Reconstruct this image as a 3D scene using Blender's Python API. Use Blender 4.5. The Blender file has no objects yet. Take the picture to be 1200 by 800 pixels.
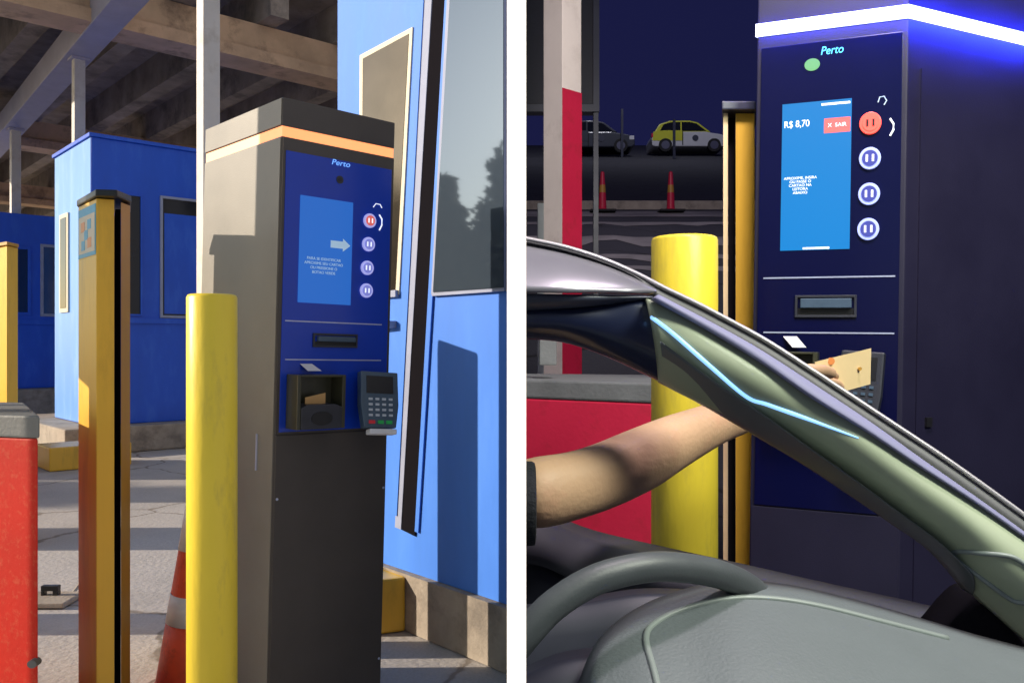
import bpy, bmesh, math, random
from mathutils import Vector, Matrix
random.seed(7)
S = bpy.data.scenes[0] if bpy.data.scenes else bpy.data.scenes.new('Scene')
C = S.collection
F, HY, EYE = 1000.0, 405.0, 1.2
def P(px, py, Y):                       # photograph point at a real depth Y (metres from the camera)
    return Vector(((px-600)/F*Y, Y, EYE+(HY-py)/F*Y))

# ---------------------------------------------------------------- materials
def mat(name, col, rough=.5, metal=0, var=.0, vscale=6, bump=0, bscale=60, emit=None, estr=0, coat=0, stain=None, stain_amt=0, stain_scale=3, spec=.5, stretch=None):
    m = bpy.data.materials.new(name); m.use_nodes = True
    N, L = m.node_tree.nodes, m.node_tree.links
    b = N['Principled BSDF']
    b.inputs['Roughness'].default_value = rough; b.inputs['Metallic'].default_value = metal
    b.inputs['Specular IOR Level'].default_value = spec
    b.inputs['Base Color'].default_value = (*col, 1)
    if coat: b.inputs['Coat Weight'].default_value = coat; b.inputs['Coat Roughness'].default_value = .08
    tc = N.new('ShaderNodeTexCoord'); src = tc.outputs['Object']
    if stretch:
        mp = N.new('ShaderNodeMapping'); mp.inputs['Scale'].default_value = stretch
        L.new(src, mp.inputs['Vector']); src = mp.outputs['Vector']
    if var or stain:
        nz = N.new('ShaderNodeTexNoise'); nz.inputs['Scale'].default_value = vscale; nz.inputs['Detail'].default_value = 7
        nz.inputs['Roughness'].default_value = .62
        L.new(src, nz.inputs['Vector'])
        rp = N.new('ShaderNodeValToRGB'); rp.color_ramp.elements[0].position = .3; rp.color_ramp.elements[1].position = .7
        rp.color_ramp.elements[0].color = tuple(c*(1-var) for c in col)+(1,)
        rp.color_ramp.elements[1].color = tuple(min(1, c*(1+var)) for c in col)+(1,)
        L.new(nz.outputs['Fac'], rp.inputs['Fac']); out = rp.outputs['Color']
        if stain:
            n2 = N.new('ShaderNodeTexNoise'); n2.inputs['Scale'].default_value = stain_scale; n2.inputs['Detail'].default_value = 9
            n2.inputs['Roughness'].default_value = .7; L.new(src, n2.inputs['Vector'])
            r2 = N.new('ShaderNodeValToRGB'); r2.color_ramp.elements[0].position = .52; r2.color_ramp.elements[1].position = .66
            r2.color_ramp.elements[1].color = (stain_amt,)*3+(1,)
            L.new(n2.outputs['Fac'], r2.inputs['Fac'])
            mx = N.new('ShaderNodeMixRGB'); L.new(r2.outputs['Color'], mx.inputs['Fac']); L.new(out, mx.inputs['Color1'])
            mx.inputs['Color2'].default_value = (*stain, 1); out = mx.outputs['Color']
        L.new(out, b.inputs['Base Color'])
        mr = N.new('ShaderNodeMapRange'); mr.inputs['To Min'].default_value = max(.03, rough-.08); mr.inputs['To Max'].default_value = min(1, rough+.1)
        L.new(nz.outputs['Fac'], mr.inputs['Value']); L.new(mr.outputs['Result'], b.inputs['Roughness'])
    if bump:
        n3 = N.new('ShaderNodeTexNoise'); n3.inputs['Scale'].default_value = bscale; n3.inputs['Detail'].default_value = 6; L.new(src, n3.inputs['Vector'])
        bp = N.new('ShaderNodeBump'); bp.inputs['Strength'].default_value = bump; bp.inputs['Distance'].default_value = .01
        L.new(n3.outputs['Fac'], bp.inputs['Height']); L.new(bp.outputs['Normal'], b.inputs['Normal'])
    if emit:
        b.inputs['Emission Color'].default_value = (*emit, 1); b.inputs['Emission Strength'].default_value = estr
    return m
M = dict(
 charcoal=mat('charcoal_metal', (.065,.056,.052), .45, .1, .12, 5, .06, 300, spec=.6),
 kiosk_lit_side=mat('charcoal_sunlit', (.225,.21,.178), .4, .0, .10, 4, .10, 260),  # sunlit look of the kiosk side put into a lighter colour
 glass_sky_blue=mat('glass_sky_reflection', (.008,.05,.50), .22, 0, .05, 3, spec=.5),  # blue of the reflected sky put into the dark panel's base colour
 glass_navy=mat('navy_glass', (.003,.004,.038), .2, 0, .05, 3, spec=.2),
 screen_day=mat('screen_day', (.01,.02,.05), .25, emit=(.012,.12,.50), estr=.85),
 screen_night=mat('screen_night', (.002,.003,.006), .35, emit=(.001,.22,.62), estr=1.0),
 led_orange=mat('led_orange', (.8,.5,.35), .4, emit=(1,.27,.06), estr=1.15),
 led_blue=mat('led_blue', (.8,.8,.9), .4, emit=(.42,.48,1), estr=2.2),
 logo_day=mat('logo_day', (.2,.4,.8), .4, emit=(.15,.42,1), estr=.8),
 logo_night=mat('logo_night', (.1,.5,.8), .4, emit=(.08,.62,1), estr=1.2),
 line=mat('divider_silver', (.5,.55,.75), .35, .3, .1, 8),
 btn=mat('button_chrome', (.62,.64,.92), .3, 0, .1, 30, emit=(.28,.30,.75), estr=.55),
 btn_face_n=mat('button_face_dark', (.05,.06,.25), .3, emit=(.05,.06,.4), estr=.4),
 btn_in=mat('button_face', (.34,.36,.80), .35, 0, .1, 30, emit=(.14,.16,.55), estr=.5),
 btn_night=mat('button_lit', (.4,.45,.9), .3, emit=(.33,.42,1), estr=.55),
 btn_red=mat('button_red_day', (.75,.18,.18), .3, emit=(1,.16,.12), estr=.35),
 btn_red_n=mat('button_red_night', (.8,.1,.08), .3, emit=(1,.05,.03), estr=1.8),
 white_ink=mat('screen_white', (.8,.8,.8), .4, emit=(.85,.92,1), estr=.75),
 ink_day=mat('screen_pale_ink', (.5,.6,.7), .4, emit=(.35,.6,.85), estr=.35),
 red_key=mat('screen_red', (.8,.1,.1), .4, emit=(1,.10,.08), estr=.8),
 green_glow=mat('sensor_green', (.1,.25,.1), .3, emit=(.10,.32,.12), estr=.6),
 black=mat('black_plastic', (.012,.012,.014), .35, 0, .15, 20, .05, 200),
 dark_plastic=mat('dark_plastic', (.03,.033,.045), .42, 0, .15, 20, .1, 300),
 pos=mat('reader_plastic', (.06,.10,.15), .38, 0, .1, 30, .05, 300),
 pos_key=mat('reader_keys', (.5,.55,.62), .5),
 key_green=mat('reader_key_green', (.02,.45,.1), .4), key_red=mat('reader_key_red', (.7,.03,.05), .4),
 paper=mat('paper', (.75,.75,.78), .7, 0, .04, 20),
 card=mat('card_cream', (.88,.66,.36), .55, 0, .05, 14),
 card_tan=mat('card_tan', (.6,.36,.14), .6, 0, .1, 14),
 olive=mat('olive_holder', (.05,.05,.03), .3, 0, .2, 10),
 yellow=mat('yellow_paint', (.88,.68,.05), .38, 0, .07, 5, .10, 70, stain=(.40,.30,.08), stain_amt=.4, stain_scale=13, stretch=(1,1,.25)),
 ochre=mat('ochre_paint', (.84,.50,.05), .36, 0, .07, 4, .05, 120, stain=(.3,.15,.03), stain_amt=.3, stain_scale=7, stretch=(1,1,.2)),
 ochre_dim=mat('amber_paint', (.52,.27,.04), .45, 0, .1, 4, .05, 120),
 bronze=mat('bronze_strip', (.34,.22,.10), .45, .3, .1, 8),
 red=mat('red_paint', (.60,.018,.006), .6, 0, .10, 3, .08, 80, spec=.25, stain=(.62,.2,.1), stain_amt=.25, stain_scale=45),
 crimson=mat('crimson_paint', (.60,.018,.06), .42, 0, .08, 3, .08, 80, stain=(.35,.02,.03), stain_amt=.4, stain_scale=12),
 cap_grey=mat('grey_capping', (.16,.17,.17), .6, 0, .15, 8, .15, 90),
 concrete=mat('concrete', (.36,.31,.25), .85, 0, .22, 5, .35, 60, stain=(.15,.13,.11), stain_amt=.7, stain_scale=3),
 roof_conc=mat('aged_concrete', (.30,.25,.21), .9, 0, .3, 2.2, .3, 30, stain=(.12,.10,.09), stain_amt=.8, stain_scale=1.3),
 beam=mat('tan_beam', (.60,.40,.25), .8, 0, .22, 1.6, .3, 30, stain=(.25,.16,.10), stain_amt=.8, stain_scale=2),
 steel=mat('grey_steel', (.42,.40,.47), .5, .1, .12, 3),
 white_post=mat('white_post_paint', (.62,.58,.52), .55, 0, .08, 3, .08, 40, stain=(.4,.33,.25), stain_amt=.5, stain_scale=4),
 blue=mat('booth_blue', (.012,.105,.70), .38, 0, .10, 2.5, .05, 40, stain=(.07,.22,.78), stain_amt=.3, stain_scale=5, stretch=(1,1,.3)),
 blue_light=mat('booth_light_blue', (.07,.24,.82), .55, 0, .10, 2.0, .06, 30, stain=(.10,.29,.80), stain_amt=.4, stain_scale=4, stretch=(1.5,1.5,.35), spec=.2),
 blue_lit_side=mat('booth_sunlit_blue', (.15,.38,.92), .36, 0, .08, 2.0, .06, 30, stain=(.3,.5,.92), stain_amt=.4, stain_scale=4, stretch=(1.5,1.5,.35)),  # lit copy of the booth blue, sunlight put into the colour
 cream_post=mat('cream_post_paint', (.85,.76,.68), .5, 0, .06, 3, .06, 40, stain=(.5,.42,.36), stain_amt=.35, stain_scale=5),
 frame_pale=mat('pale_frame', (.34,.38,.52), .6, 0, .1, 6, spec=.15),
 cream=mat('cream_bead', (.8,.72,.55), .6, spec=.1),
 gap=mat('dark_rubber', (.012,.011,.014), .8, spec=0),
 mirror=mat('tinted_window', (.13,.18,.25), .03, .66, .0),
 mirror_warm=mat('bronze_window', (.15,.13,.10), .07, .8, .1, 3),
 dark_glass=mat('dark_window', (.012,.014,.02), .1, 0, .2, 2),
 cone_o=mat('cone_orange', (.85,.10,.04), .5, 0, .12, 9, .1, 60, stain=(.35,.05,.03), stain_amt=.5, stain_scale=14),
 cone_w=mat('cone_white', (.78,.78,.8), .4, 0, .1, 12),
 teal=mat('sticker_teal', (.02,.36,.60), .4), sticker_o=mat('sticker_orange', (.8,.28,.08), .4), sticker_bg=mat('sticker_beige', (.75,.66,.5), .5),
 board_end=mat('added_board_white_edge', (.97,.97,.97), .7),
 board_side=mat('board_cladding', (.17,.19,.24), .8),
 skin=mat('skin', (.55,.34,.21), .55, 0, .10, 14, .12, 180, stain=(.60,.28,.18), stain_amt=.4, stain_scale=9),
 sleeve=mat('black_cloth', (.008,.009,.014), .9, 0, .2, 40, .3, 400),
 pillar=mat('windshield_sheen_grey_green', (.34,.385,.27), .6, 0, .12, 3, coat=.08),  # grey-green sheen of the windscreen glass put into the base colour
 pillar_dark=mat('pillar_shade_grey', (.115,.128,.135), .5, 0, .1, 4, coat=.1),  # darker grey paints the shade on the pillar's lower half
 led_sheen=mat('pillar_led_sheen', (.22,.215,.36), .6, 0, .1, 4),  # lilac tint paints the blue light band's reflection
 seal=mat('rubber_seal', (.13,.125,.135), .55, 0, .1, 20),
 chrome=mat('pale_trim', (.62,.58,.62), .3, .4),
 roofpaint=mat('roof_paint', (.25,.235,.28), .28, .25, .08, 6, coat=.6),
 rail=mat('rail_dark', (.014,.02,.055), .3, .1, .2, 4, coat=.4),
 rail_grey=mat('rail_grey', (.05,.055,.085), .4, 0, .15, 6),
 sill=mat('door_sill', (.045,.045,.06), .65, 0, .15, 8),
 door_in=mat('door_inner', (.012,.014,.028), .5, 0, .2, 8),
 dash=mat('dash_plastic', (.125,.143,.152), .55, 0, .10, 4, .15, 350),
 ridge=mat('dash_ridge', (.22,.25,.24), .4),
 wheelrim=mat('wheel_leather', (.07,.078,.085), .45, 0, .12, 20, .05, 500),
 glow=mat('led_reflection', (.3,.6,.9), .3, emit=(.22,.47,1), estr=1.25),  # glow painted in for the kiosk band's reflection
 car_white=mat('car_white', (.62,.62,.66), .3, 0, .05, 3, coat=.6), car_yellow=mat('car_yellow', (.62,.62,.05), .3, 0, .05, 3, coat=.6),
 car_grey=mat('car_grey', (.035,.04,.06), .5, .1, .05, 3, coat=.2), tyre=mat('tyre', (.012,.012,.014), .8),
 rim=mat('wheel_rim', (.25,.25,.32), .3, .7), lamp_glass=mat('lamp_glass', (.7,.7,.75), .15),
 paint_line=mat('road_paint', (.27,.25,.24), .6, 0, .5, 1.3),
 bark=mat('bark', (.26,.21,.15), .9, 0, .3, 8, .5, 20), leaf=mat('foliage', (.36,.31,.19), .8, 0, .5, 2),
 lampshell=mat('lamp_housing', (.3,.3,.3), .4, .5),
)
# ground: patched concrete with cracks
def ground_mat(name, c1, c2, dark):
    m = mat(name, c1, .85, 0, .15, .7, .5, 35, stain=c2, stain_amt=.7, stain_scale=.9)
    N, L = m.node_tree.nodes, m.node_tree.links
    b = N['Principled BSDF']; src = b.inputs['Base Color'].links[0].from_socket
    tc = N.new('ShaderNodeTexCoord')
    nz = N.new('ShaderNodeTexNoise'); nz.inputs['Scale'].default_value = 2.2; nz.inputs['Detail'].default_value = 4
    L.new(tc.outputs['Object'], nz.inputs['Vector'])
    mx0 = N.new('ShaderNodeMixRGB'); mx0.inputs['Fac'].default_value = .25
    L.new(tc.outputs['Object'], mx0.inputs['Color1']); L.new(nz.outputs['Color'], mx0.inputs['Color2'])
    v = N.new('ShaderNodeTexVoronoi'); v.feature = 'DISTANCE_TO_EDGE'; v.inputs['Scale'].default_value = .8
    L.new(mx0.outputs['Color'], v.inputs['Vector'])
    r = N.new('ShaderNodeValToRGB'); r.color_ramp.elements[0].position = .004; r.color_ramp.elements[0].color = (1,1,1,1)
    r.color_ramp.elements[1].position = .010; r.color_ramp.elements[1].color = (0,0,0,1)
    L.new(v.outputs['Distance'], r.inputs['Fac'])
    g = N.new('ShaderNodeTexNoise'); g.inputs['Scale'].default_value = 90; g.inputs['Detail'].default_value = 3; L.new(tc.outputs['Object'], g.inputs['Vector'])
    gr = N.new('ShaderNodeMapRange'); gr.inputs['To Min'].default_value = .75; gr.inputs['To Max'].default_value = 1.25; L.new(g.outputs['Fac'], gr.inputs['Value'])
    mu = N.new('ShaderNodeMixRGB'); mu.blend_type = 'MULTIPLY'; mu.inputs['Fac'].default_value = 1
    L.new(src, mu.inputs['Color1']); L.new(gr.outputs['Result'], mu.inputs['Color2'])
    mx = N.new('ShaderNodeMixRGB'); L.new(r.outputs['Color'], mx.inputs['Fac']); L.new(mu.outputs['Color'], mx.inputs['Color1'])
    mx.inputs['Color2'].default_value = (*dark, 1); L.new(mx.outputs['Color'], b.inputs['Base Color'])
    return m
M['ground'] = ground_mat('worn_concrete', (.45,.425,.40), (.37,.35,.33), (.24,.21,.18))
M['tarmac'] = ground_mat('night_asphalt', (.05,.05,.06), (.035,.035,.045), (.02,.02,.02))

# ---------------------------------------------------------------- mesh helpers
def obj(name, bm, m, parent=None, smooth=False, bevel=0, mats=None):
    me = bpy.data.meshes.new(name)
    bmesh.ops.recalc_face_normals(bm, faces=bm.faces)
    if bevel:
        bmesh.ops.bevel(bm, geom=[e for e in bm.edges if len(e.link_faces) == 2 and e.calc_face_angle(0) > .5], offset=bevel, segments=2, affect='EDGES', profile=.6)
    bm.to_mesh(me); bm.free()
    for x in (mats or [m]): me.materials.append(M[x] if isinstance(x, str) else x)
    if smooth:
        for p in me.polygons: p.use_smooth = True
    o = bpy.data.objects.new(name, me); C.objects.link(o)
    if parent: o.parent = parent
    return o
def tag(o, label=None, cat=None, group=None, kind=None):
    if label: o['label'] = label
    if cat: o['category'] = cat
    if group: o['group'] = group
    if kind: o['kind'] = kind
    return o
def thing(name, label, cat, mtx=None, group=None):
    o = bpy.data.objects.new(name, None); o.empty_display_size = .1; C.objects.link(o)
    if mtx is not None: o.matrix_world = mtx
    return tag(o, label, cat, group)
def box(bm, x0, x1, y0, y1, z0, z1):
    v = [bm.verts.new(p) for p in ((x0,y0,z0),(x1,y0,z0),(x1,y1,z0),(x0,y1,z0),(x0,y0,z1),(x1,y0,z1),(x1,y1,z1),(x0,y1,z1))]
    for f in ((0,1,2,3),(4,5,6,7),(0,1,5,4),(1,2,6,5),(2,3,7,6),(3,0,4,7)): bm.faces.new([v[i] for i in f])
def nb(): return bmesh.new()
def bx(*a):
    bm = nb(); box(bm, *a); return bm
def prism(bm, pts, vec):
    n = len(pts); vec = Vector(vec)
    a = [bm.verts.new(p) for p in pts]; b = [bm.verts.new(Vector(p)+vec) for p in pts]
    bm.faces.new(a); bm.faces.new(b)
    for i in range(n): bm.faces.new((a[i], a[(i+1)%n], b[(i+1)%n], b[i]))
def foot(bm, pts, z0, z1): prism(bm, [(x,y,z0) for x,y in pts], (0,0,z1-z0))
def lathe(bm, prof, cx=0, cy=0, seg=40):
    rings = []
    for r, z in prof:
        rings.append([bm.verts.new((cx+r*math.cos(2*math.pi*i/seg), cy+r*math.sin(2*math.pi*i/seg), z)) for i in range(seg)])
    for a, b in zip(rings, rings[1:]):
        for i in range(seg): bm.faces.new((a[i], a[(i+1)%seg], b[(i+1)%seg], b[i]))
    bm.faces.new(rings[0]); bm.faces.new(rings[-1])
def tube(bm, pts, r, seg=10, flat=1):
    pts = [Vector(p) for p in pts]; rings = []
    rr = r if isinstance(r, (list, tuple)) else [r]*len(pts)
    for i, p in enumerate(pts):
        t = (pts[min(i+1, len(pts)-1)]-pts[max(i-1, 0)]).normalized()
        u = t.cross(Vector((0,0,1))); u = u.normalized() if u.length > .05 else Vector((1,0,0))
        w = t.cross(u)
        rings.append([bm.verts.new(p+(u*math.cos(2*math.pi*k/seg)*flat+w*math.sin(2*math.pi*k/seg))*rr[i]) for k in range(seg)])
    for a, b in zip(rings, rings[1:]):
        for i in range(seg): bm.faces.new((a[i], a[(i+1)%seg], b[(i+1)%seg], b[i]))
    bm.faces.new(rings[0]); bm.faces.new(rings[-1])
def ydisc(bm, x, z, rx, rz, y0, y1, seg=28):
    prism(bm, [(x+rx*math.cos(2*math.pi*i/seg), y0, z+rz*math.sin(2*math.pi*i/seg)) for i in range(seg)], (0, y1-y0, 0))
def spline(pts, n=6):                   # Catmull-Rom through tuples of any length
    out = []
    for i in range(len(pts)-1):
        p0, p1, p2, p3 = pts[max(i-1,0)], pts[i], pts[i+1], pts[min(i+2,len(pts)-1)]
        for k in range(n):
            t = k/n
            out.append(tuple(.5*((2*b)+(-a+c)*t+(2*a-5*b+4*c-d)*t*t+(-a+3*b-3*c+d)*t**3) for a,b,c,d in zip(p0,p1,p2,p3)))
    out.append(tuple(pts[-1])); return out
def loft(bm, st, bulge=.0, thick=.02, K=10, n=6):
    """st: (xu, yu, Yu, xl, yl, Yl) stations; a curved skin between two edges with a real back"""
    st = spline(st, n); fr, bk = [], []
    for xu,yu,Yu,xl,yl,Yl in st:
        a, b = P(xu,yu,Yu), P(xl,yl,Yl); r1, r2 = [], []
        for k in range(K+1):
            s = k/K; q = a.lerp(b, s); q.y -= bulge*(1-(2*s-1)**2)
            r1.append(bm.verts.new((max(q.x,.0045), q.y, q.z)))
            q2 = a.lerp(b, s); q2.y += thick
            r2.append(bm.verts.new((max(q2.x,.0045), q2.y, q2.z)))
        fr.append(r1); bk.append(r2)
    m = len(fr)
    for g in (fr, bk):
        for i in range(m-1):
            for k in range(K): bm.faces.new((g[i][k], g[i][k+1], g[i+1][k+1], g[i+1][k]))
    for i in range(m-1):
        bm.faces.new((fr[i][0], fr[i+1][0], bk[i+1][0], bk[i][0])); bm.faces.new((fr[i][K], fr[i+1][K], bk[i+1][K], bk[i][K]))
    for i in (0, m-1):
        for k in range(K): bm.faces.new((fr[i][k], fr[i][k+1], bk[i][k+1], bk[i][k]))
def text_mesh(name, body, size, m, parent, loc, ex=.0005, align='CENTER', xs=1, rot=(math.pi/2,0,0), shear=0, sp=1.0):
    cu = bpy.data.curves.new(name+'_curve', 'FONT'); cu.body = body; cu.size = size; cu.extrude = ex
    cu.align_x = align; cu.align_y = 'CENTER'; cu.shear = shear; cu.space_line = sp
    t = bpy.data.objects.new('tmp', cu); C.objects.link(t)
    dg = bpy.context.evaluated_depsgraph_get(); dg.update()
    me = bpy.data.meshes.new_from_object(t.evaluated_get(dg)); bpy.data.objects.remove(t)
    me.materials.clear(); me.materials.append(M[m])
    o = bpy.data.objects.new(name, me); C.objects.link(o); o.parent = parent
    o.location = loc; o.rotation_euler = rot; o.scale = (xs,1,1)
    return o
def local_map(mtx, off=0):
    """photo point -> (x, z) on the local plane y=off of an object with matrix mtx"""
    inv = mtx.inverted(); o = inv @ Vector((0,0,EYE))
    def f(px, py):
        d = (inv @ P(px, py, 1.0)) - o
        t = (off-o.y)/d.y; q = o+d*t
        return q.x, q.z
    return f
def rect(f, x0, x1, y0, y1):
    xm, ym = (x0+x1)/2, (y0+y1)/2
    return f(x0, ym)[0], f(x1, ym)[0], f(xm, y1)[1], f(xm, y0)[1]     # u0,u1,z0,z1

# ---------------------------------------------------------------- axes of the day bay
A = math.radians(42)
dR = Vector((math.cos(A), math.sin(A), 0)); dL = Vector((-math.sin(A), math.cos(A), 0))
def mtx(loc, rz, lean=0): return Matrix.Translation(loc) @ Matrix.Rotation(lean, 4, 'Y') @ Matrix.Rotation(rz, 4, 'Z')

# ---------------------------------------------------------------- setting
bm = nb(); v = [bm.verts.new(p) for p in ((-250,-250,0),(250,-250,0),(250,250,0),(-250,250,0))]; bm.faces.new(v)
tag(obj('ground', bm, 'ground'), kind='structure')

# white board added between the two bays; it blocks sun and throws fill
D0 = .2
bd = thing('added_divider_board', 'thin tall white-edged board added as divider between the daylight bay and the night bay', 'partition')
xl, xr = -.006*D0, .0165*D0
bm = nb(); foot(bm, [(xr,D0),(xr,D0+.014),(xl,D0+.014),(xl,D0+.005)], 0, 32); obj('edge_strip', bm, 'board_end', bd)  # end mitred towards the sun so it comes out white
obj('added_board_side', bx(xl, xr, D0+.014, 75, -.0, 32), 'board_side', bd)

# night bay: opaque sky shell added to keep daylight out, asphalt rising away
def shell():
    bm = nb(); x0, x1, y0, y1, z1 = .006, 60, -1.0, 72, 31
    q = lambda *p: bm.faces.new([bm.verts.new(a) for a in p])
    q((x1,y0,0),(x1,y1,0),(x1,y1,z1),(x1,y0,z1)); q((x0,y1,0),(x1,y1,0),(x1,y1,z1),(x0,y1,z1))
    q((x0,y0,z1),(x1,y0,z1),(x1,y1,z1),(x0,y1,z1)); q((x0,y0,0),(x1,y0,0),(x1,y0,z1),(x0,y0,z1))
    return bm
M['night'] = mat('night_sky_shell', (.004,.004,.012), .9, emit=(.0075,.0085,.042), estr=1)
tag(obj('added_sky_shell', shell(), 'night'), kind='structure')
prof = [(-.99,.004),(3.5,.004),(5,.45),(6.6,1.15),(8,1.88),(11,2.75),(15,3.62),(40,10.1),(52,13.4),(71.9,17)]
def terr(Y):
    for (a,za),(b,zb) in zip(prof, prof[1:]):
        if Y <= b: return za+(zb-za)*(Y-a)/(b-a)
    return prof[-1][1]
bm = nb(); rows = []
for k in range(0, 146):
    Y = -.99+k*.5 if k < 145 else 71.9
    rows.append([bm.verts.new((x, Y, terr(Y))) for x in (.007, 3, 8, 18, 59.9)])
for a, b in zip(rows, rows[1:]):
    for i in range(4): bm.faces.new((a[i], a[i+1], b[i+1], b[i]))
tag(obj('road', bm, 'tarmac'), kind='structure')
def strip(Y0, Y1, x0, x1, dz, name, m, wob=0):
    bm = nb(); n = 30; a, b = [], []
    for i in range(n+1):
        x = x0+(x1-x0)*i/n
        j = (math.sin(i*1.7)*.5+random.uniform(-.5,.5))*wob
        a.append(bm.verts.new((x, Y0+j, terr(Y0+j)+dz))); b.append(bm.verts.new((x, Y1+j*.3, terr(Y1+j*.3)+dz)))
    for i in range(n): bm.faces.new((a[i], a[i+1], b[i+1], b[i]))
    return obj(name, bm, m)
for Y0, Y1, w in ((15.2,15.9,0),(12.6,13.9,.05),(11.0,11.5,.25),(9.6,10.1,.3),(8.7,8.95,.25),(8.05,8.3,.15)):
    tag(strip(Y0, Y1, .05, 7, .006, 'road_marking', 'paint_line', w), kind='structure')
bm = nb(); box(bm, .05, 9, 14.55, 14.75, terr(14.5)-.1, terr(14.7)+.12)
tag(obj('kerb', bm, 'concrete', bevel=.02), kind='structure')

# ---------------------------------------------------------------- kiosk
def curve_mark(f, parent, pts, r, m='white_ink'):
    bm = nb(); tube(bm, [(f(x,y)[0], -.0075, f(x,y)[1]) for x,y in pts], r, 6); return obj('pointer_mark', bm, m, parent)
def kiosk_body(t, W, back, zb, zt, led, f, proud=-.01):
    """W front width, back = two footprint points (left,right), led = (z0,z1)"""
    z0, z1 = led
    fp = [(0,0),(W,0),back[1],back[0]]
    bm = nb(); foot(bm, fp, zb, z0); obj('cabinet', bm, 'charcoal', t, bevel=.004)
    bm = nb(); foot(bm, fp, z1, zt); obj('top_cap', bm, 'charcoal', t, bevel=.004)
    cx = sum(p[0] for p in fp)/4; cy = sum(p[1] for p in fp)/4
    fi = [(x-(cx-x)*proud, y-(cy-y)*proud) for x,y in fp]
    bm = nb(); foot(bm, fi, z0-.001, z1+.001); return bm

def lines(f, t, ly):
    for (xa,ya),(xb,yb) in ly:
        a, b = f(xa,ya), f(xb,yb); z = (a[1]+b[1])/2
        obj('divider_line', bx(a[0], b[0], -.0075, -.0055, z-.0018, z+.0018), 'line', t)
def button(f, t, px, py, r, face, ring='btn', sq=1):
    u, z = f(px, py); bm = nb(); ydisc(bm, u, z, r*sq, r, -.0125, -.0055); b = obj('button', bm, ring, t, bevel=.001)
    bm = nb(); ydisc(bm, u, z, r*.72*sq, r*.72, -.0145, -.0125); obj('button_face', bm, face, b)
    bm = nb()
    for s in (-1,1):
        box(bm, u+s*r*.28*sq-r*.09, u+s*r*.28*sq+r*.09, -.0155, -.0145, z-r*.32, z+r*.32)
    obj('button_symbol', bm, 'white_ink' if face != 'btn_red_n' else 'black', b)
def slot(f, t, x0, x1, y0, y1):
    u0,u1,z0,z1 = rect(f, x0, x1, y0, y1); w = .006
    bm = nb(); box(bm, u0,u1,-.012,-.0055,z1-w,z1); box(bm, u0,u1,-.012,-.0055,z0,z0+w)
    box(bm, u0,u0+w,-.012,-.0055,z0+w,z1-w); box(bm, u1-w,u1,-.012,-.0055,z0+w,z1-w)
    s = obj('ticket_slot', bm, 'dark_plastic', t, bevel=.001)
    obj('slot_lip', bx(u0+.014,u1-.012,-.020,-.0056,z0+(z1-z0)*.42,z1-w-.003), 'pos', s, bevel=.002)
    obj('slot_mouth', bx(u0+w,u1-w,-.0066,-.0054,z0+w,z0+(z1-z0)*.42), 'black', s)

# --- daylight kiosk
CL = P(329.5, HY, 2.5); CL.z = 0
ML = mtx(CL, A, .026); 
# keep the eye-level corner where it is seen despite the lean
ML = Matrix.Translation(P(324, HY, 2.5)) @ Matrix.Rotation(.026, 4, 'Y') @ Matrix.Rotation(A, 4, 'Z') @ Matrix.Translation((0,0,-EYE))
fl = local_map(ML); W = fl(459, 300)[0]
kl = thing('payment_kiosk', 'tall charcoal payment kiosk with an orange light band beside the yellow bollard in daylight', 'payment kiosk', ML)
zt = fl(330,113)[1]; l0, l1 = fl(330,159)[1], fl(330,147)[1]
DEP = .56
bm = kiosk_body(kl, W, [(0,DEP),(W,DEP)], .0, zt, (l0,l1), fl); obj('light_band', bm, 'led_orange', kl)
obj('lit_side_panel', bx(-.003,-.0002,.004,DEP-.004,.03,l0-.003), 'kiosk_lit_side', kl, bevel=.0008); obj('lit_cap_panel', bx(-.003,-.0002,.004,DEP-.004,l1+.003,zt-.003), 'kiosk_lit_side', kl, bevel=.0008)
u0, u1, z0, z1 = .012, W-.012, fl(332,506)[1], fl(333,176)[1]
zmid = fl(332,508)[1]
obj('front_door', bx(.004, W-.004, -.004, 0.0005, .05, zmid-.004), 'charcoal', kl, bevel=.0015)
obj('front_bezel', bx(.003, W-.003, -.0035, 0.0005, zmid+.0, l0-.004), 'charcoal', kl)
obj('front_panel', bx(u0, u1, -.006, -.003, z0, z1), 'glass_sky_blue', kl, bevel=.001)
for i_ in range(2):
    for zz in (.2,.75):
        bm = nb(); ydisc(bm, .012+i_*(W-.024), zz, .004, .004, -.0055, -.0038, 12); obj('screw', bm, 'line', kl)
obj('side_handle', bx(-.006, -.0005, .10, .108, fl(320,556)[1], fl(320,512)[1]), 'line', kl)
U0,U1,Z0,Z1 = rect(fl, 349, 411, 233, 356)
sc = obj('screen', bx(U0,U1,-.0075,-.0058,Z0,Z1), 'screen_day', kl)
u,z = fl(398,192); text_mesh('logo', 'Perto', .024, 'logo_day', kl, (u,-.0068,z), xs=1.2, shear=.2)
u,z = fl(397,211); bm = nb(); ydisc(bm,u,z,.012,.012,-.008,-.0055); ln = obj('camera_lens', bm, 'dark_plastic', kl)
bm = nb(); ydisc(bm,u,z,.006,.006,-.009,-.008); obj('lens_glass', bm, 'black', ln)
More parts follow.
